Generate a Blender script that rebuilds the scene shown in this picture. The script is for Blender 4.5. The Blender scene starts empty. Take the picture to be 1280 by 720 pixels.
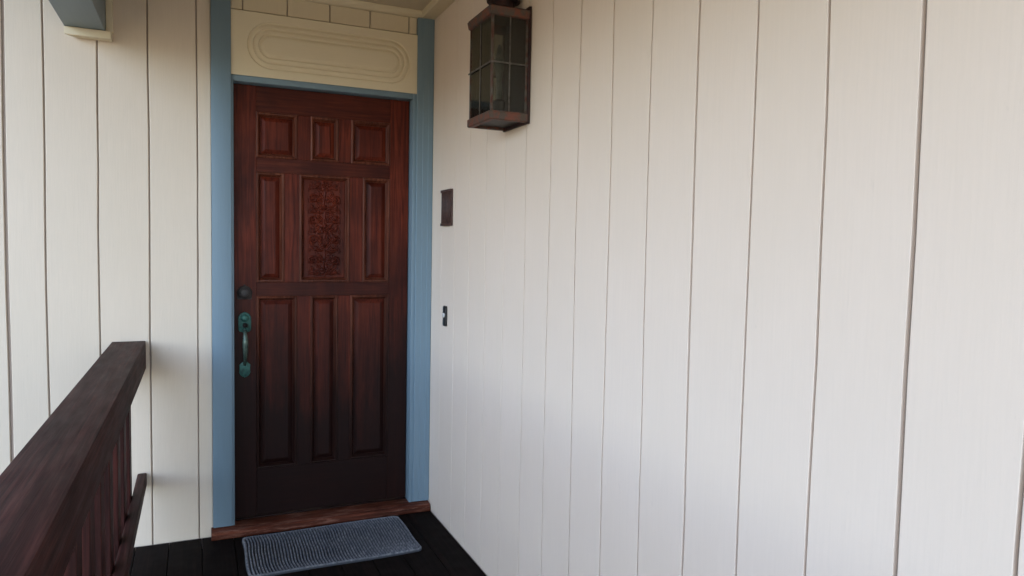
import bpy, bmesh, math, random
from mathutils import Vector, Matrix
random.seed(7)
C = bpy.context.scene
COL = C.collection

# ------------------------------------------------------------------ camera
yaw, pitch, roll = 0.4184, -0.0574, 0.0189
f = Vector((math.sin(yaw)*math.cos(pitch), math.cos(yaw)*math.cos(pitch), math.sin(pitch)))
r = Vector((math.cos(yaw), -math.sin(yaw), 0)); u = r.cross(f)
r2 = r*math.cos(roll)+u*math.sin(roll); u2 = -r*math.sin(roll)+u*math.cos(roll)
M = Matrix((r2, u2, -f)).transposed().to_4x4()
M.translation = Vector((-1.1545, -3.689, 1.4404))
cam = bpy.data.cameras.new('camera'); cam.sensor_width = 36; cam.lens = 887.4/1280*36
cam.clip_start = .02; cam.clip_end = 3000
co = bpy.data.objects.new('camera', cam); COL.objects.link(co); co.matrix_world = M
C.camera = co

# ------------------------------------------------------------------ world, sun, exposure
SUN_EL, SUN_AZ = math.radians(42), math.radians(35)     # behind the house, right of the door
W = bpy.data.worlds.new("World"); C.world = W; W.use_nodes = True
n = W.node_tree.nodes; l = W.node_tree.links
sky = n.new('ShaderNodeTexSky'); sky.sky_type = 'NISHITA'; sky.sun_disc = False
sky.sun_elevation = SUN_EL; sky.sun_rotation = SUN_AZ
sky.air_density = 1.0; sky.dust_density = 3.0; sky.ozone_density = 1.0
hs = n.new('ShaderNodeHueSaturation'); hs.inputs['Saturation'].default_value = .80
bg = n['Background']; bg.inputs['Strength'].default_value = .15
l.new(sky.outputs[0], hs.inputs['Color']); l.new(hs.outputs[0], bg.inputs['Color'])
sl = bpy.data.lights.new('sun', 'SUN'); sl.energy = 2.5; sl.angle = math.radians(.6); sl.color = (1, .95, .88)
so = bpy.data.objects.new('sun', sl); COL.objects.link(so)
sd = Vector((math.sin(SUN_AZ)*math.cos(SUN_EL), math.cos(SUN_AZ)*math.cos(SUN_EL), math.sin(SUN_EL)))
so.rotation_euler = sd.to_track_quat('Z', 'Y').to_euler()
vs = C.view_settings
vs.view_transform = 'Standard'; vs.look = 'None'; vs.gamma = 1; vs.use_curve_mapping = False
vs.exposure = 3.19

# ------------------------------------------------------------------ materials
class N:
    def __init__(s, name):
        s.m = bpy.data.materials.new(name); s.m.use_nodes = True
        s.t = s.m.node_tree; s.b = s.t.nodes['Principled BSDF']
    def n(s, typ, **k):
        x = s.t.nodes.new(typ)
        for a, v in k.items():
            if a in x.inputs.keys(): x.inputs[a].default_value = v
            else: setattr(x, a, v)
        return x
    def l(s, a, b): s.t.links.new(a, b)
    def coords(s, scale, kind='Object', rnd=True):
        tc = s.n('ShaderNodeTexCoord'); mp = s.n('ShaderNodeMapping'); mp.inputs['Scale'].default_value = scale
        s.l(tc.outputs[kind], mp.inputs['Vector'])
        if rnd:
            oi = s.n('ShaderNodeObjectInfo'); mu = s.n('ShaderNodeMath', operation='MULTIPLY'); mu.inputs[1].default_value = 37.
            s.l(oi.outputs['Random'], mu.inputs[0])
            cx = s.n('ShaderNodeCombineXYZ'); s.l(mu.outputs[0], cx.inputs[0]); s.l(mu.outputs[0], cx.inputs[2])
            s.l(cx.outputs[0], mp.inputs['Location'])
        return mp.outputs[0]
    def noise(s, vec, scale, detail=4, rough=.55, dist=0):
        x = s.n('ShaderNodeTexNoise'); x.inputs['Scale'].default_value = scale
        x.inputs['Detail'].default_value = detail; x.inputs['Roughness'].default_value = rough
        x.inputs['Distortion'].default_value = dist
        s.l(vec, x.inputs['Vector']); return x.outputs['Fac']
    def ramp(s, fac, stops):
        x = s.n('ShaderNodeValToRGB'); cr = x.color_ramp
        while len(cr.elements) < len(stops): cr.elements.new(.5)
        for e, (p, c) in zip(cr.elements, stops):
            e.position = p; e.color = (*c, 1) if len(c) == 3 else c
        s.l(fac, x.inputs[0]); return x.outputs[0]
    def mix(s, fac, a, b, mode='MIX'):
        x = s.n('ShaderNodeMix', data_type='RGBA', blend_type=mode)
        for sock, v in ((x.inputs[0], fac), (x.inputs[6], a), (x.inputs[7], b)):
            if isinstance(v, (int, float)): sock.default_value = v
            elif isinstance(v, tuple): sock.default_value = (*v, 1)
            else: s.l(v, sock)
        return x.outputs[2]
    def math(s, op, a, b=0.):
        x = s.n('ShaderNodeMath', operation=op)
        for i, v in enumerate((a, b)):
            if isinstance(v, (int, float)): x.inputs[i].default_value = v
            else: s.l(v, x.inputs[i])
        return x.outputs[0]
    def bump(s, h, strength, dist=.002):
        x = s.n('ShaderNodeBump'); x.inputs['Strength'].default_value = strength; x.inputs['Distance'].default_value = dist
        s.l(h, x.inputs['Height']); s.l(x.outputs[0], s.b.inputs['Normal'])
    def out(s, col, rough=.6, spec=.4, metal=0):
        if isinstance(col, tuple): s.b.inputs['Base Color'].default_value = (*col, 1)
        else: s.l(col, s.b.inputs['Base Color'])
        if isinstance(rough, (int, float)): s.b.inputs['Roughness'].default_value = rough
        else: s.l(rough, s.b.inputs['Roughness'])
        s.b.inputs['Specular IOR Level'].default_value = spec; s.b.inputs['Metallic'].default_value = metal
        return s.m

def paint_wood(name, col, dirt=.35, grain=(60, 60, 2.2), rough=.6, bump=.5, worn=None):
    m = N(name)
    g = m.noise(m.coords(grain), 3.0, 6, .65, .3)
    big = m.noise(m.coords((1.3, 1.3, .8)), 1.6, 4)
    fine = m.noise(m.coords((1, 1, 1)), 160, 3)
    c = m.mix(m.math('MULTIPLY', m.ramp(g, [(.35, (1, 1, 1)), (.62, (0, 0, 0))]), dirt*.45), col, tuple(v*.82 for v in col))
    c = m.mix(m.ramp(big, [(.35, (0, 0, 0)), (.75, (.55, .55, .55))]), c, tuple(a*b for a, b in zip(col, (.93, .925, .90))))
    # small grubby specks and scuffs in the paint
    sp = m.ramp(m.noise(m.coords((1, 1, .45)), 26, 5, .7), [(.66, (0, 0, 0)), (.74, (1, 1, 1))])
    c = m.mix(m.math('MULTIPLY', sp, dirt*.4), c, tuple(v*.6 for v in col))
    if worn:
        w = m.ramp(m.noise(m.coords((3, 3, 1.2)), 7, 6, .7), [(.68, (0, 0, 0)), (.72, (1, 1, 1))])
        c = m.mix(m.math('MULTIPLY', w, .5), c, worn)
    m.bump(m.math('ADD', m.math('MULTIPLY', g, 1.), m.math('MULTIPLY', fine, .25)), bump, .0016)
    return m.out(c, rough, .35)

CREAM = (.785, .648, .54)
cream = paint_wood('cream_paint', CREAM, .35, bump=.26)
cream_trim = paint_wood('cream_trim_paint', (.74, .635, .455), .3, grain=(2.2, 60, 60), bump=.3, rough=.5)
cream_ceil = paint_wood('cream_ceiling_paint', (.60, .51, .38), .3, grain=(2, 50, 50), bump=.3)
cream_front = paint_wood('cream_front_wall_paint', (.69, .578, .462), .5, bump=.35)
frieze_warm_bounce = paint_wood('cream_frieze_bounce_tint', (.69, .585, .42), .4, bump=.4)  # wall cream with the olive of bounced light put into the colour
groove_mat = paint_wood('groove_paint', (.38, .30, .25), .6, bump=.4)
blue = paint_wood('blue_trim_paint', (.170, .240, .292), .5, rough=.45, bump=.35)
blue_dark = paint_wood('blue_beam_paint', (.20, .255, .28), .5, grain=(50, 2, 50), rough=.5, bump=.4)

def stained(name, dark, mid, light, grain, rough=.38, bump=.35, overlay=None, spec=.13, blotch=(1, 1, .7)):
    m = N(name)
    g = m.noise(m.coords(grain), 2.2, 7, .62, .8)
    c = m.ramp(g, [(.28, dark), (.5, mid), (.74, light)])
    bl = m.noise(m.coords(blotch), 4.5, 4, .6)
    c = m.mix(m.ramp(bl, [(.38, (0, 0, 0)), (.72, (.75, .75, .75))]), c, dark)
    if overlay:
        c = overlay(m, c, dark)
    rr = m.n('ShaderNodeMapRange'); m.l(m.noise(m.coords(blotch), 14, 4), rr.inputs[0])
    rr.inputs[3].default_value = rough-.08; rr.inputs[4].default_value = rough+.2
    m.bump(g, bump, .0012)
    return m.out(c, rr.outputs[0], spec)

def dark_foot(m, c, dark):
    # varnish goes near black towards the bottom of the door, with a ragged edge
    tc = m.n('ShaderNodeTexCoord'); sx = m.n('ShaderNodeSeparateXYZ'); m.l(tc.outputs['Object'], sx.inputs[0])
    nz = m.noise(m.coords((5, 5, .8), rnd=False), 1.3, 6, .65)
    v = m.math('ADD', sx.outputs[2], m.math('MULTIPLY', m.math('SUBTRACT', nz, .5), 1.5))
    k = m.n('ShaderNodeMapRange'); m.l(v, k.inputs[0])
    k.inputs[1].default_value = 1.50; k.inputs[2].default_value = .60; k.inputs[3].default_value = 0; k.inputs[4].default_value = .93
    return m.mix(k.outputs[0], c, (.0085, .0042, .0038))
V_GRAIN = (38, 38, 1.6); H_GRAIN = (1.6, 38, 38)
RD, RM, RL = (.028, .0048, .003), (.112, .0175, .0082), (.18, .034, .015)
door_v = stained('door_varnish_upright', RD, RM, RL, V_GRAIN, overlay=dark_foot)
door_h = stained('door_varnish_level', RD, (.072, .0125, .0065), (.13, .028, .012), H_GRAIN, overlay=dark_foot)
door_mould = stained('door_moulding_varnish', (.04, .010, .006), (.115, .030, .015), (.20, .072, .042), V_GRAIN, rough=.28, overlay=dark_foot)
def sill_wear(m, c, dark):
    w = m.ramp(m.noise(m.coords((2.0, 14, 14)), 4, 6, .7), [(.50, (0, 0, 0)), (.66, (1, 1, 1))])
    return m.mix(m.math('MULTIPLY', w, .6), c, (.27, .13, .09))
sill_mat = stained('sill_wood', (.028, .007, .004), (.085, .022, .011), (.17, .05, .026), H_GRAIN, rough=.42, overlay=sill_wear)
rail_mat = stained('railing_stain', (.015, .0052, .0048), (.044, .0150, .0128), (.100, .038, .031), (42, 1.1, 42), rough=.5, bump=.8, spec=.07, blotch=(2.6, .40, 2.6))
bal_mat = stained('baluster_stain', (.012, .005, .0045), (.040, .012, .0100), (.100, .024, .018), V_GRAIN, rough=.5, bump=.5)
deck_mat = stained('deck_stain', (.0036, .0024, .0020), (.0075, .0046, .0038), (.016, .0085, .0065), (30, 1.2, 30), rough=.7, bump=.6, spec=.08)

def simple(name, c1, c2, scale, rough, metal=0, spec=.5, bump=.3, stops=(.4, .62), dist=.0015):
    m = N(name); v = m.noise(m.coords((1, 1, 1)), scale, 5, .6)
    c = m.ramp(v, [(stops[0], c1), (stops[1], c2)])
    m.bump(m.noise(m.coords((1, 1, 1)), scale*3, 4), bump, dist)
    return m.out(c, rough, spec, metal)
copper = simple('weathered_copper', (.085, .028, .018), (.10, .085, .07), 38, .55, .35)
copper_red = simple('red_brown_copper', (.042, .012, .009), (.020, .010, .009), 30, .5, .4)
rim_mat = simple('tarnished_copper_rim', (.17, .055, .034), (.085, .062, .048), 45, .6, .3, stops=(.42, .58))
solder = simple('dull_lead_solder', (.075, .06, .05), (.15, .13, .11), 60, .5, .4)
dark_metal = simple('dark_bronze', (.012, .010, .010), (.03, .022, .018), 60, .5, .5)
verdigris = simple('verdigris_bronze', (.022, .095, .075), (.010, .034, .032), 55, .55, .3, stops=(.42, .66))
worn_brass = simple('rubbed_bronze_grip', (.10, .13, .10), (.03, .055, .045), 50, .4, .5)
bolt_mat = simple('tarnished_bolt', (.022, .017, .016), (.045, .036, .032), 60, .6, .3)
chime_mat = simple('brown_plaque_wood', (.045, .020, .016), (.085, .038, .028), 40, .5)
black_pl = simple('black_plastic', (.010, .010, .011), (.02, .02, .02), 30, .4, bump=.05)
white_pl = simple('pale_button', (.5, .48, .45), (.62, .6, .57), 30, .4, bump=.05)
bulb_mat = simple('candle_sleeve', (.14, .14, .13), (.26, .25, .23), 20, .4, bump=.05)
caulk_mat = simple('cream_caulk', (.5, .45, .36), (.6, .54, .44), 40, .6)

mg = N('old_lantern_glass')
dirt = mg.noise(mg.coords((3, 3, .5)), 6, 3, .6)
glb = mg.n('ShaderNodeBsdfGlossy'); glb.inputs['Roughness'].default_value = .08
tr = mg.n('ShaderNodeBsdfTransparent'); tr.inputs['Color'].default_value = (.68, .69, .65, 1)
df = mg.n('ShaderNodeBsdfDiffuse'); df.inputs['Color'].default_value = (.07, .065, .05, 1)
fr = mg.n('ShaderNodeFresnel'); fr.inputs[0].default_value = 1.5
m1 = mg.n('ShaderNodeMixShader'); mg.l(fr.outputs[0], m1.inputs[0]); mg.l(tr.outputs[0], m1.inputs[1]); mg.l(glb.outputs[0], m1.inputs[2])
m2 = mg.n('ShaderNodeMixShader'); mg.l(mg.ramp(dirt, [(.42, (.02, .02, .02)), (.75, (.22, .22, .22))]), m2.inputs[0])
mg.l(m1.outputs[0], m2.inputs[1]); mg.l(df.outputs[0], m2.inputs[2])
mg.l(m2.outputs[0], mg.t.nodes['Material Output'].inputs[0]); glass = mg.m

mm = N('grey_blue_rug_yarn')
y1 = mm.noise(mm.coords((1, 1, 1)), 55, 4, .7); y2 = mm.noise(mm.coords((1, 1, 1)), 9, 4)
c = mm.ramp(y1, [(.3, (.075, .079, .091)), (.5, (.17, .174, .192)), (.72, (.34, .34, .345))])
c = mm.mix(mm.ramp(y2, [(.4, (0, 0, 0)), (.7, (.5, .5, .5))]), c, (.10, .11, .135))
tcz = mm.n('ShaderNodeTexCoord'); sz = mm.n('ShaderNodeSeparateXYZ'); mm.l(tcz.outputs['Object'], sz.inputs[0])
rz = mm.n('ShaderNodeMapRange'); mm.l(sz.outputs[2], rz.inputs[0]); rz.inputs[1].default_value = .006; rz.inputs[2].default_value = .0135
c = mm.mix(rz.outputs[0], (.050, .053, .062), c)      # shade in the gaps between ribs, put into the colour by height
mm.bump(mm.noise(mm.coords((1, 1, 1)), 330, 3), .8, .002)
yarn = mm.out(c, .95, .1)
gm = N('lawn_soil'); gv = gm.noise(gm.coords((1, 1, 1), rnd=False), 1.2, 8, .7)
ground_mat = gm.out(gm.ramp(gv, [(.35, (.075, .062, .040)), (.6, (.125, .105, .070))]), .9, .1)
roof_mat = simple('roof_shingle_grey', (.06, .06, .06), (.10, .095, .09), 8, .9)

# ------------------------------------------------------------------ helpers
def link(name, bm, mat, parent=None, smooth=False):
    me = bpy.data.meshes.new(name); bmesh.ops.recalc_face_normals(bm, faces=bm.faces); bm.to_mesh(me); bm.free()
    me.materials.append(mat)
    if smooth:
        for p in me.polygons: p.use_smooth = True
        me.set_sharp_from_angle(angle=math.radians(38))
    o = bpy.data.objects.new(name, me); COL.objects.link(o)
    if parent: o.parent = parent
    return o
def tag(o, label=None, cat=None, group=None, kind=None):
    if label: o['label'] = label
    if cat: o['category'] = cat
    if group: o['group'] = group
    if kind: o['kind'] = kind
    return o
def thing(name, label, cat, group=None):
    o = bpy.data.objects.new(name, None); COL.objects.link(o); o.empty_display_size = .1
    return tag(o, label, cat, group, 'thing' if label else None)
def box(bm, x0, x1, y0, y1, z0, z1, bev=0, seg=2):
    v = [bm.verts.new(p) for p in ((x0,y0,z0),(x1,y0,z0),(x1,y1,z0),(x0,y1,z0),(x0,y0,z1),(x1,y0,z1),(x1,y1,z1),(x0,y1,z1))]
    fs = [bm.faces.new([v[i] for i in q]) for q in ((0,3,2,1),(4,5,6,7),(0,1,5,4),(1,2,6,5),(2,3,7,6),(3,0,4,7))]
    if bev:
        es = list({e for q in fs for e in q.edges})
        bmesh.ops.bevel(bm, geom=es, offset=bev, segments=seg, affect='EDGES', profile=.5)
def boxo(name, d, mat, parent=None, bev=0, seg=2):
    bm = bmesh.new(); box(bm, *d, bev=bev, seg=seg); return link(name, bm, mat, parent, bev > 0)
def lathe(bm, prof, center, seg=24, axis='Z'):
    """prof: (radius, height) pairs"""
    rings = []
    for rad, h in prof:
        ring = []
        for i in range(seg):
            a = 2*math.pi*i/seg; p = (rad*math.cos(a), rad*math.sin(a), h)
            if axis == 'Y': p = (p[0], -p[2], p[1])
            if axis == 'X': p = (-p[2], p[0], p[1])
            ring.append(bm.verts.new(Vector(p)+Vector(center)))
        rings.append(ring)
    for a, b in zip(rings, rings[1:]):
        for i in range(seg): bm.faces.new((a[i], a[(i+1) % seg], b[(i+1) % seg], b[i]))
    bm.faces.new(rings[0][::-1]); bm.faces.new(rings[-1])
def prism(bm, poly, plane, a, b, bev=0):
    """poly in 2D extruded along the third axis from a to b"""
    def P(q, t):
        if plane == 'XZ': return (q[0], t, q[1])
        if plane == 'YZ': return (t, q[0], q[1])
        return (q[0], q[1], t)
    A = [bm.verts.new(P(q, a)) for q in poly]; B = [bm.verts.new(P(q, b)) for q in poly]
    fs = [bm.faces.new(A[::-1]), bm.faces.new(B)]
    k = len(poly)
    for i in range(k): fs.append(bm.faces.new((A[i], A[(i+1) % k], B[(i+1) % k], B[i])))
    if bev: bmesh.ops.bevel(bm, geom=list({e for q in fs for e in q.edges}), offset=bev, segments=2, affect='EDGES', profile=.5)
def tube(bm, pts, rads, seg=12):
    rings = []
    for i, p in enumerate(pts):
        p = Vector(p); t = (Vector(pts[min(i+1, len(pts)-1)])-Vector(pts[max(i-1, 0)])).normalized()
        s = t.cross(Vector((1, 0, 0))).normalized(); w = t.cross(s)
        rr = rads[i] if isinstance(rads[i], tuple) else (rads[i], rads[i])
        rings.append([bm.verts.new(p+w*rr[0]*math.cos(2*math.pi*k/seg)+s*rr[1]*math.sin(2*math.pi*k/seg)) for k in range(seg)])
    for a, b in zip(rings, rings[1:]):
        for i in range(seg): bm.faces.new((a[i], a[(i+1) % seg], b[(i+1) % seg], b[i]))
    bm.faces.new(rings[0][::-1]); bm.faces.new(rings[-1])

class Wob:
    """a saw-cut joint that wanders a millimetre or so along its height"""
    def __init__(s, amp):
        s.k = [(random.uniform(2, 5), random.uniform(0, 6.3), amp*random.uniform(.5, 1)) for _ in range(2)]
        s.k += [(random.uniform(8, 17), random.uniform(0, 6.3), amp*random.uniform(.2, .45)) for _ in range(2)]
    def __call__(s, z): return sum(a*math.sin(f_*z+p) for f_, p, a in s.k)
def vertical_board(name, s0, s1, w0, w1, g0, g1, z0, z1, face, depth, mat, parent, wall):
    """board between joints s0<s1 along the wall, g = half widths of its joints; wall 'A' runs along x, 'B' along -y"""
    seg = 12; bm = bmesh.new(); ch = .0025 if wall == 'A' else .0011; rows = []
    off = random.uniform(0, .0012)
    for i in range(seg+1):
        z = z0+(z1-z0)*i/seg
        a, b = s0+g0+w0(z), s1-g1+w1(z)
        prof = [(a, depth), (a, ch+off), (a+ch, off), (b-ch, off), (b, ch+off), (b, depth)]
        if wall == 'A': rows.append([bm.verts.new((s, face+d, z)) for s, d in prof])
        else: rows.append([bm.verts.new((face+d, s, z)) for s, d in prof])
    for A, B in zip(rows, rows[1:]):
        for j in range(5): bm.faces.new((A[j], A[j+1], B[j+1], B[j]))
    bm.faces.new(rows[0]); bm.faces.new(rows[-1])
    return link(name, bm, mat, parent)

S = .2032; GA = .1339; GB = .1846
ZC = 2.66           # underside of the ceiling
# ------------------------------------------------------------------ the setting
bm = bmesh.new(); box(bm, -1500, 1500, -1500, 1500, -.9, -.6); tag(link('ground', bm, ground_mat), kind='structure')
deck = thing('porch_floor', None, None); tag(deck, kind='structure')
boxo('joist_bed', (-1.50, .10, -4.9, -.003, -.30, -.052), deck_mat, deck)
xs = .0; k = 0
while xs > -1.50:
    w = .1405; x1 = xs-.0012; x0 = max(xs-w, -1.515)
    boxo('deck_board', (x0, x1, -4.92, -.004, -.045+random.uniform(0, .0015), -random.uniform(0, .0015)), deck_mat, deck, .0015, 1)
    xs -= .1425
ceil = thing('ceiling', None, None); tag(ceil, kind='structure')
boxo('ceiling_panel', (-1.52, -.004, -4.6, -.004, ZC, ZC+.03), cream_ceil, ceil)
boxo('unseen_roof', (-2.30, 5, -5.3, 5, ZC+.32, ZC+.42), roof_mat, ceil)  # unseen roof, its reach set to block the sun and dim the walls
boxo('unseen_eave', (-2.30, -2.28, -5.3, -.02, ZC+.20, ZC+.319), cream_trim, ceil)  # unseen eave edge, hung out to hold skylight off the front wall

# ------------------------------------------------------------------ front wall (door wall) and side wall
front = thing('front_wall', 'cream vertical board wall that holds the red door and runs off to the left', 'wall')
for nm, d in (('wall_core', (-7, -1.02, .012, .14, -.6, ZC+.3)), ('wall_core', (-.08, .0, .012, .14, -.6, ZC+.3)), ('wall_core', (-1.0195, -.0805, .012, .14, 2.245, ZC+.3)), ('wall_core', (-1.0195, -.0805, .012, .14, -.6, -.003))):
    boxo(nm, d, groove_mat, front)
joints = [-GA-k*S for k in range(9)] + [-1.903-S*k for k in range(25)]
jw = {j: Wob(.0018) for j in joints}; jg = {j: random.uniform(.0024, .0036) for j in joints}
jg[-1.903] = .0062
flat = Wob(0)
def A_board(s0, s1, z0, z1, l0=True, l1=True):
    vertical_board('board', s0, s1, jw.get(s0, flat) if l0 else flat, jw.get(s1, flat) if l1 else flat,
                   jg.get(s0, 0), jg.get(s1, 0), z0, z1, 0, .0115, cream_front if z0 < 2 else frieze_warm_bounce, front, 'A')
edges = sorted(joints)
for a, b in zip(edges, edges[1:]):
    if b <= -1.09-.05 or b < -1.14: A_board(a, b, .0 if b > -1.55 else -.5, ZC+.28)
A_board(joints[5], -1.089, .0, ZC-.002)
for a, b in ((-1.000, joints[4]), (joints[4], joints[3]), (joints[3], joints[2]), (joints[2], joints[1]), (joints[1], joints[0]), (joints[0], -.089)):
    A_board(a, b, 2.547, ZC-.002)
# frieze moulding where the ceiling meets the door wall
bm = bmesh.new(); prism(bm, [(-.001, 2.630), (-.024, 2.630), (-.040, 2.640), (-.048, 2.652), (-.048, ZC-.001), (-.001, ZC-.001)], 'YZ', -1.50, -.077)
link('ceiling_moulding', bm, cream_trim, front, False)

side = thing('side_wall', 'long off-white vertical board wall on the right, with the lantern on it', 'wall')
boxo('wall_core', (.012, .16, -4.9, .30, -.6, ZC+.3), groove_mat, side)
jb = [0.0]+[-GB-k*S for k in range(24)]
wb = [flat]+[Wob(.0024) for _ in jb[1:]]
gb = [.0005]
for k in range(24):
    g = {0: .0014, 1: .0016, 2: .0019, 3: .0024, 4: .0017, 5: .0027}.get(k, random.uniform(.0030, .0042))
    gb.append(g)
gb[14] = .0048
for k in range(len(jb)-1):
    vertical_board('board', jb[k+1], jb[k], wb[k+1], wb[k], gb[k+1], gb[k], .002, ZC+.28, 0, .0115, cream, side, 'B')
bm = bmesh.new(); prism(bm, [(-.001, 2.630), (-.069, 2.630), (-.077, 2.638), (-.077, ZC-.001), (-.001, ZC-.001)], 'XZ', -4.6, -.001)
link('ceiling_trim', bm, cream_trim, side)

# ------------------------------------------------------------------ door frame
frame = thing('door_frame', 'blue-grey painted frame and casings around the red door, with a worn wooden sill', 'door frame')
def casing_profile(x0, x1, flip):
    t = [(0, 0), (0, -.024), (.003, -.026), (.026, -.026), (.028, -.0235), (.056, -.0235), (.058, -.021), (.086, -.021), (.089, -.018), (.089, 0)]
    w = x1-x0
    return [((x0+q*w/.089) if not flip else (x1-q*w/.089), y-.0006) for q, y in t]
bm = bmesh.new(); box(bm, -1.089, -1.001, -.026, -.0006, .050, ZC-.003, .003); link('casing', bm, blue, frame, True)
bm = bmesh.new(); prism(bm, casing_profile(-.0885, -.0008, True), 'XY', .050, 2.629); link('casing', bm, blue, frame, False)
boxo('jamb', (-1.018, -.9905, -.012, .138, .046, 2.236), blue, frame, .0015)
boxo('jamb', (-.1085, -.082, -.012, .138, .046, 2.236), blue, frame, .0015)
boxo('jamb', (-.9900, -.1090, -.012, .138, 2.2085, 2.2365), blue, frame, .0015)
for d in ((-.9898, -.968, .100, .125, .06, 2.208), (-.131, -.1092, .100, .125, .06, 2.208), (-.9678, -.1312, .100, .125, 2.19, 2.208)):
    boxo('door_stop', d, blue, frame)
bm = bmesh.new()
prism(bm, [(-.066, .004), (-.068, .012), (-.066, .030), (-.058, .040), (-.02, .045), (.14, .049), (.14, -.002), (-.05, -.002)], 'YZ', -1.098, -.004, 0)
link('sill', bm, sill_mat, frame)
boxo('threshold_strip', (-.986, -.113, .040, .099, .0485, .056), door_h, frame, .002)

# header panel with three routed oval grooves
hx0, hx1, hz0, hz1 = -1.0005, -.0892, 2.237, 2.540
cx, cz = (-.930-.125)/2, (2.500+2.277)/2
bm = bmesh.new(); FY = -.014
def stadium(hw, hh, y, seg=20):
    pts = []
    for sgn, a0 in ((1, -90), (-1, 90)):
        for i in range(seg+1):
            a = math.radians(a0+180*i/seg); pts.append((cx+sgn*(hw-hh)+hh*math.cos(a), y, cz+hh*math.sin(a)))
    return pts
prof = []
for off in (0, .026, .052):
    prof += [(off, 0), (off+.0025, .0055), (off+.005, .0072), (off+.009, .0062), (off+.015, .002), (off+.022, 0)]
loops = [[bm.verts.new(p) for p in stadium(.4025-o, .1125-o, FY+d)] for o, d in prof]
for a, b in zip(loops, loops[1:]):
    for i in range(len(a)): bm.faces.new((a[i], a[(i+1) % len(a)], b[(i+1) % len(a)], b[i]))
bm.faces.new(loops[-1])
rect = [bm.verts.new(p) for p in ((hx0, FY, hz0), (hx1, FY, hz0), (hx1, FY, hz1), (hx0, FY, hz1))]
es = [bm.edges.new((rect[i], rect[(i+1) % 4])) for i in range(4)]
es += [bm.edges.get((loops[0][i], loops[0][(i+1) % len(loops[0])])) for i in range(len(loops[0]))]
bmesh.ops.triangle_fill(bm, edges=es, use_beauty=True, use_dissolve=False)
back = [bm.verts.new((v.co.x, -.0006, v.co.z)) for v in rect]
for i in range(4): bm.faces.new((rect[i], rect[(i+1) % 4], back[(i+1) % 4], back[i]))
header = link('header_board', bm, cream_trim, front)
header['label'] = 'cream board over the door with three nested oval grooves'

# ------------------------------------------------------------------ the door
door = thing('front_door', 'closed dark red-brown wooden door with nine raised panels and carved centre', 'door')
DX0, DX1, DZ0, DZ1, DY = -.9868, -.1125, .058, 2.206, .050
boxo('door_core', (DX0, DX1, DY+.022, DY+.048, DZ0, DZ1), door_v, door)
SW = .103
def member(name, x0, x1, z0, z1, mat): boxo(name, (x0, x1, DY, DY+.0215, z0, z1), mat, door, .0012, 1)
member('stile', DX0, DX0+SW-.0003, DZ0, DZ1, door_v); member('stile', DX1-SW+.0003, DX1, DZ0, DZ1, door_v)
ix0, ix1 = DX0+SW, DX1-SW
rows = [(1.860, 2.080), (1.243, 1.787), (.300, 1.172)]
for z0, z1 in ((2.080, DZ1), (1.787, 1.860), (1.172, 1.243), (DZ0, .300)): member('cross_rail', ix0, ix1, z0+.0003, z1-.0003, door_h)
colsets = [[(ix0, -.690), (-.622, -.484), (-.418, ix1)], [(ix0, -.752), (-.677, -.427), (-.356, ix1)], [(ix0, -.690), (-.622, -.484), (-.418, ix1)]]
def panel(x0, x1, z0, z1, carved):
    bm = bmesh.new(); m_ = .020
    lv = [(0, DY+.0215), (m_, DY+.0150), (m_+.003, DY+.0140), (m_+.020, DY+.0050), (m_+.022, DY+.0038)]
    if carved: lv = [(0, DY+.0215), (m_, DY+.0150), (m_+.004, DY+.0120), (m_+.006, DY+.0118)]
    L_ = [[bm.verts.new(p) for p in ((x0+o, y, z0+o), (x1-o, y, z0+o), (x1-o, y, z1-o), (x0+o, y, z1-o))] for o, y in lv]
    for a, b in zip(L_, L_[1:]):
        for i in range(4): bm.faces.new((a[i], a[(i+1) % 4], b[(i+1) % 4], b[i]))
    bm.faces.new(L_[-1])
    p = link('panel', bm, door_v, door)
    # bolection moulding round the panel
    bm = bmesh.new()
    lv = [(-.002, DY-.0005), (.000, DY-.004), (.004, DY-.0065), (.009, DY-.006), (.012, DY-.002), (.015, DY+.004), (.0195, DY+.009), (.021, DY+.0148)]
    L_ = [[bm.verts.new(q) for q in ((x0+o, y, z0+o), (x1-o, y, z0+o), (x1-o, y, z1-o), (x0+o, y, z1-o))] for o, y in lv]
    for a, b in zip(L_, L_[1:]):
        for i in range(4): bm.faces.new((a[i], a[(i+1) % 4], b[(i+1) % 4], b[i]))
    link('moulding', bm, door_mould, p)
    return p
for (z0, z1), cs in zip(rows, colsets):
    for i, (x0, x1) in enumerate(cs):
        pn = panel(x0, x1, z0, z1, cs is colsets[1] and i == 1)
        if cs is colsets[1] and i == 1: carved = pn
    for (a0, a1), (b0, b1) in zip(cs, cs[1:]): member('muntin', a1+.0003, b0-.0003, z0, z1, door_v)
carved['label'] = 'centre panel carved with leaves, scrolls and flowers'
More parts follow.
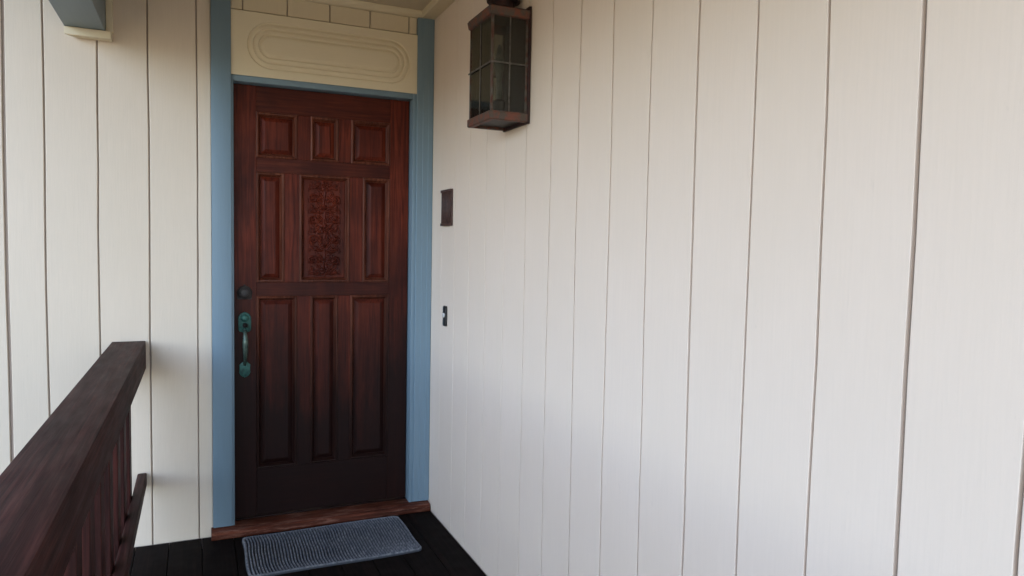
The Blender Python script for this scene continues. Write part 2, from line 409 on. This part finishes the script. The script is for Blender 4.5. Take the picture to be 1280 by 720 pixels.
# carving: a height field of stem, leaves, rosettes and scrolls
def leaf(px_, pz_, cx_, cz_, ang, ln, wd):
    dx, dz = px_-cx_, pz_-cz_; c_, s_ = math.cos(ang), math.sin(ang)
    a = dx*c_+dz*s_; b = -dx*s_+dz*c_
    if a < 0 or a > ln: return 0
    w = wd*math.sin(math.pi*(a/ln)**.8)*(1+.22*math.sin(a/ln*26))
    if abs(b) >= w or w <= 0: return 0
    return (1-(b/w)**2)**.5*(1-.55*math.exp(-(b/.0022)**2))
elems = []; roses = []; arcs = []
CX = -.552
for i in range(9):                      # nine tiers of small leaves climbing a central stem
    z = 1.300+i*.052
    for sg in (1, -1):
        z += random.uniform(-.006, .006)
        elems.append((CX+sg*.003, z, math.pi/2-sg*random.uniform(.5, 1.0), .062, random.uniform(.007, .011)))
        elems.append((CX+sg*.006, z-.012, math.pi/2-sg*random.uniform(1.0, 1.5), .075, .0090))
        elems.append((CX+sg*.030, z+.012, math.pi/2-sg*(.25 if i % 2 else 2.0), .040, .0065))
        elems.append((CX+sg*.052, z+.004, math.pi/2+sg*(.35 if i % 2 else -.5), .036, .0060))
        elems.append((CX+sg*.078, z-.018, math.pi/2+sg*.15, .034, .0048))
        if i % 2: arcs.append((CX+sg*.058, z+.006, .017)); roses.append((CX+sg*.058, z+.006, .0085))
    if i % 2 == 0: roses.append((CX+random.uniform(-.004, .004), z+.014, .0175 if i % 4 else .027))
bm = bmesh.new(); nx, nz = 110, 270; gx0, gx1, gz0, gz1 = -.6535, -.4505, 1.268, 1.762; grid = []
for j in range(nz+1):
    row = []; Z = gz0+(gz1-gz0)*j/nz
    near = [e for e in elems if abs(e[1]-Z) < .08]; nr = [q for q in roses if abs(q[1]-Z) < .03]; na = [q for q in arcs if abs(q[1]-Z) < .03]
    for i in range(nx+1):
        X = gx0+(gx1-gx0)*i/nx; h = 0
        for e in near:
            if abs(e[0]-X) < .08: h = max(h, leaf(X, Z, *e)*.85)
        h = max(h, .6*math.exp(-((X-CX-.004*math.sin(Z*60))/.0032)**2))
        for rx, rz, rr in na: h = max(h, .8*math.exp(-((math.hypot(X-rx, Z-rz)-rr)/.003)**2))
        for rx, rz, rr in nr:
            d = math.hypot(X-rx, Z-rz)/rr
            if d < 1:
                a = math.atan2(Z-rz, X-rx)
                h = max(h, (1-d**4)*(.7+.3*math.cos(6*a))*(.35 if .28 < d < .42 else 1))
        edge = min(1, min(i, nx-i, j, nz-j)/5)
        h = (h+.10*math.sin(X*1100+Z*300)*math.sin(Z*900))*edge
        row.append(bm.verts.new((X, DY+.0115-h*.0095, Z)))
    grid.append(row)
for a, b in zip(grid, grid[1:]):
    for i in range(nx): bm.faces.new((a[i], a[i+1], b[i+1], b[i]))
link('carving', bm, door_v, carved, True)

# handle set
hx = -.9395
bm = bmesh.new()
pl = [(hx-.026, 1.000), (hx-.030, 1.012), (hx-.030, 1.070), (hx-.022, 1.086), (hx-.010, 1.092), (hx, 1.097), (hx+.010, 1.092), (hx+.022, 1.086), (hx+.030, 1.070), (hx+.030, 1.012), (hx+.026, 1.000), (hx, .992)]
prism(bm, pl, 'XZ', DY-.014, DY, .003)
hplate = link('handle', bm, verdigris, door, True); hplate['label'] = 'green patinated thumb-latch pull handle'
bm = bmesh.new(); lathe(bm, [(.019, 0), (.019, .004), (.013, .010), (.006, .012)], (hx, DY-.013, 1.066), 20, 'Y'); link('rosette', bm, verdigris, hplate, True)
bm = bmesh.new(); tube(bm, [(hx, DY-.01, 1.038), (hx, DY-.03, 1.040), (hx, DY-.048, 1.034), (hx, DY-.058, 1.024)], [(.006, .004), (.009, .004), (.013, .004), (.010, .003)]); link('thumb_latch', bm, dark_metal, hplate, True)
bm = bmesh.new()
gp = [(hx, DY-.006, 1.006), (hx, DY-.034, 1.004), (hx, DY-.052, .990), (hx, DY-.058, .965), (hx, DY-.058, .935), (hx, DY-.053, .905), (hx, DY-.042, .875), (hx, DY-.028, .850), (hx, DY-.012, .836), (hx, DY-.004, .832)]
tube(bm, gp, [.008, .008, .0095, .0125, .014, .012, .009, .0075, .0075, .008], 14); link('grip', bm, worn_brass, hplate, True)
bm = bmesh.new()
pl = [(hx-.018, .778), (hx, .768), (hx+.018, .778), (hx+.027, .795), (hx+.022, .812), (hx+.027, .832), (hx+.012, .846), (hx, .850), (hx-.012, .846), (hx-.027, .832), (hx-.022, .812), (hx-.027, .795)]
prism(bm, pl, 'XZ', DY-.010, DY, .0025); link('lower_plate', bm, verdigris, hplate, True)
bm = bmesh.new(); lathe(bm, [(.034, 0), (.034, .006), (.030, .012), (.020, .016), (.018, .024), (.010, .026)], (hx, DY-.0005, 1.192), 28, 'Y')
db = link('deadbolt', bm, bolt_mat, door, True)
bm = bmesh.new(); prism(bm, [(hx-.033, 1.158), (hx+.033, 1.158), (hx+.036, 1.200), (hx+.014, 1.216), (hx, 1.234), (hx-.014, 1.216), (hx-.036, 1.200)], 'XZ', DY-.005, DY, .0015); link('bolt_plate', bm, bolt_mat, db, True)
bm = bmesh.new(); box(bm, hx-.002, hx+.002, DY-.0275, DY-.026, 1.184, 1.200); link('keyhole', bm, black_pl, db)

# ------------------------------------------------------------------ beam and its bracket block
beam = thing('porch_beam', 'grey-blue porch roof beam overhead, ending on a small block on the cream wall', 'beam')
boxo('beam_timber', (-1.672, -1.517, -4.6, -.020, 2.357, ZC+.19), blue_dark, beam, .003)
boxo('edge_strip', (-1.516, -1.489, -.026, -.001, 2.3572, ZC-.001), cream_trim, beam, .002)
bm = bmesh.new(); prism(bm, [(-1.634, -.001), (-1.668, -.046), (-1.672, -.054), (-1.496, -.054), (-1.492, -.050), (-1.492, -.001)], 'XY', 2.322, 2.3562, .0025)
link('support_block', bm, cream_trim, beam)

# ------------------------------------------------------------------ railing
railing = thing('porch_railing', 'dark brown wooden porch railing with broad flat handrail that meets the door wall', 'railing')
bm = bmesh.new(); box(bm, -1.512, -1.3735, -4.7, -.004, .842, .9745, .004); link('handrail', bm, rail_mat, railing, True)
bm = bmesh.new(); box(bm, -1.414, -1.3745, -4.7, -.004, .292, .352, .007, 3); link('bottom_rail', bm, rail_mat, railing, True)
bm = bmesh.new(); box(bm, -1.453, -1.4145, -.3885, -.3, .09, .8415, .003, 1)
b0 = link('baluster', bm, bal_mat, railing, True)
for k in range(1, 18):
    o = b0.copy(); COL.objects.link(o); o.parent = railing; o.location = (random.uniform(-.0015, .0015), -k*.238, 0)

# ------------------------------------------------------------------ lantern
lan = thing('wall_lantern', 'old copper and glass box lantern hanging high on the off-white wall', 'lantern')
Y0, Y1, X0, X1 = -1.227, -.998, -.160, -.012     # near, far, outer, wall side
ZB, ZT = 1.912, 2.322
boxo('back_plate', (-.0115, -.001, Y0-.004, Y1+.004, ZB-.004, ZT+.020), copper_red, lan, .002)
def rim(name, z0, z1, flare):
    bm = bmesh.new()
    o, i = [], []
    for z, e in ((z0, 0), (z0+.004, .005), (z1-.004, .005+flare), (z1, flare)):
        o.append([bm.verts.new(p) for p in ((X1, Y0-e, z), (X0-e, Y0-e, z), (X0-e, Y1+e, z), (X1, Y1+e, z))])
    for z in (z0, z1):
        i.append([bm.verts.new(p) for p in ((X1, Y0+.016, z), (X0+.016, Y0+.016, z), (X0+.016, Y1-.016, z), (X1, Y1-.016, z))])
    for a, b in zip(o, o[1:]):
        for k in range(3): bm.faces.new((a[k], a[k+1], b[k+1], b[k]))
    for a, b in ((i[0], i[1]), (o[0], i[0]), (o[-1], i[1])):
        for k in range(3): bm.faces.new((a[k], a[k+1], b[k+1], b[k]))
    return link(name, bm, rim_mat, lan)
rim('bottom_rim', ZB, ZB+.034, 0); rim('top_rim', ZT-.030, ZT+.004, .004)
boxo('floor_plate', (X0+.012, X1, Y0+.012, Y1-.012, ZB+.010, ZB+.014), dark_metal, lan)
for x, y in ((X0, Y0), (X0, Y1-.009), (X1-.009, Y0), (X1-.009, Y1-.009)):
    boxo('corner_post', (x, x+.009, y, y+.009, ZB+.030, ZT-.026), copper, lan, .0015, 1)
zm = 2.122
for nm, ax in (('near', 0), ('far', 1), ('outer', 2)):
    if ax < 2:
        y = Y0+.0025 if ax == 0 else Y1-.0065
        p = boxo('glass_pane', (X0+.009, X1-.009, y, y+.003, ZB+.032, ZT-.028), glass, lan)
        boxo('glazing_bar', ((X0+X1)/2-.003, (X0+X1)/2+.003, y-.003, y-.0002, ZB+.034, ZT-.030), solder, p, .001, 1)
        boxo('glazing_bar', (X0-.004, X1, y-.0065, y-.0032, zm-.003, zm+.003), solder, p, .001, 1)
    else:
        x = X0+.0025
        p = boxo('glass_pane', (x, x+.003, Y0+.009, Y1-.009, ZB+.032, ZT-.028), glass, lan)
        boxo('glazing_bar', (x-.003, x-.0002, (Y0+Y1)/2-.003, (Y0+Y1)/2+.003, ZB+.034, ZT-.030), solder, p, .001, 1)
        boxo('glazing_bar', (x-.0065, x-.0032, Y0-.004, Y1+.006, zm-.003, zm+.003), solder, p, .001, 1)
bm = bmesh.new()
a = [bm.verts.new(p) for p in ((X1, Y0-.007, ZT+.0045), (X0-.007, Y0-.007, ZT+.0045), (X0-.007, Y1+.007, ZT+.0045), (X1, Y1+.007, ZT+.0045))]
b = [bm.verts.new(p) for p in ((X1, -1.165, ZT+.016), (-.118, -1.165, ZT+.016), (-.118, -1.06, ZT+.016), (X1, -1.06, ZT+.016))]
for k in range(4): bm.faces.new((a[k], a[(k+1) % 4], b[(k+1) % 4], b[k]))
bm.faces.new(a[::-1]); bm.faces.new(b); link('hipped_top', bm, copper, lan)
bm = bmesh.new(); lathe(bm, [(.047, 0), (.044, .006), (.044, .040), (.050, .043), (.064, .045), (.066, .056), (.056, .075), (.030, .098), (.008, .105)], (-.068, -1.1125, ZT+.014), 28)
link('chimney_cap', bm, copper_red, lan, True)
bm = bmesh.new(); lathe(bm, [(.030, 0), (.032, .006), (.020, .020), (.022, .050), (.026, .075), (.020, .082)], (-.080, -1.112, ZB+.014), 20); link('candle_socket', bm, dark_metal, lan, True)
bm = bmesh.new(); lathe(bm, [(.011, 0), (.011, .085), (.014, .10), (.019, .125), (.018, .15), (.010, .19), (.003, .215)], (-.080, -1.112, ZB+.096), 20); link('bulb', bm, bulb_mat, lan, True)

# ------------------------------------------------------------------ small things on the side wall
pq = thing('plaque', 'small dark brown slatted plaque on the off-white wall beside the door', 'plaque')
boxo('plate', (-.009, -.001, -.362, -.208, 1.541, 1.722), chime_mat, pq, .002)
for z in (1.541, 1.708): boxo('border', (-.016, -.0092, -.362, -.208, z, z+.014), chime_mat, pq, .0015, 1)
for k in range(8):
    y = -.355+k*.0178
    boxo('slat', (-.015, -.0092, y, y+.011, 1.5555, 1.7075), chime_mat, pq, .0015, 1)
bell = thing('doorbell', 'narrow black doorbell plate with pale button below the brown plaque', 'doorbell')
bm = bmesh.new()
prism(bm, [(-.292, 1.035), (-.262, 1.035), (-.256, 1.045), (-.256, 1.127), (-.262, 1.137), (-.292, 1.137), (-.298, 1.127), (-.298, 1.045)], 'YZ', -.012, -.0008, .002)
link('plate', bm, black_pl, bell, True)
bm = bmesh.new(); lathe(bm, [(.013, 0), (.013, .003), (.008, .006)], (-.0121, -.277, 1.090), 20, 'X'); link('button', bm, white_pl, bell, True)

# ------------------------------------------------------------------ doormat
mat_o = bmesh.new(); nx, ny = 360, 150
MW, MD = .775, .448
grid = []
for j in range(ny+1):
    row = []
    for i in range(nx+1):
        uu, vv = i/nx, j/ny
        X, Y = -MW/2+MW*uu, -MD/2+MD*vv
        e = min(uu*MW, (1-uu)*MW, vv*MD, (1-vv)*MD)
        # rounded corners
        cr = .03; qx = max(abs(X)-(MW/2-cr), 0); qy = max(abs(Y)-(MD/2-cr), 0)
        if qx > 0 and qy > 0:
            d = math.hypot(qx, qy)
            m_ = max(qx, qy); X = math.copysign(MW/2-cr+qx*m_/d, X); Y = math.copysign(MD/2-cr+qy*m_/d, Y)
        wob = .004*math.sin(X*9)*(1 if vv > .5 else -1)
        ph = X/.0135+.12*math.sin(Y*31)+.10*math.sin(X*13+Y*21)
        rib = .5+.5*math.cos(2*math.pi*ph)
        tuft = .5+.5*math.cos(2*math.pi*(Y/.011+.5*math.floor(ph)))
        h = .003+.0125*rib**.55+.0018*tuft*rib+.0015*math.sin(X*7+2)*math.sin(Y*9)
        if e < .014: h = .009+.005*math.sin(math.pi*min(1, e/.014))+.0015*math.cos((X+Y)*700)
        if e <= 0: h = .001
        row.append(mat_o.verts.new((X+.003*math.sin(Y*17), Y+wob*(abs(vv-.5)*2), h)))
    grid.append(row)
for a, b in zip(grid, grid[1:]):
    for i in range(nx): mat_o.faces.new((a[i], a[i+1], b[i+1], b[i]))
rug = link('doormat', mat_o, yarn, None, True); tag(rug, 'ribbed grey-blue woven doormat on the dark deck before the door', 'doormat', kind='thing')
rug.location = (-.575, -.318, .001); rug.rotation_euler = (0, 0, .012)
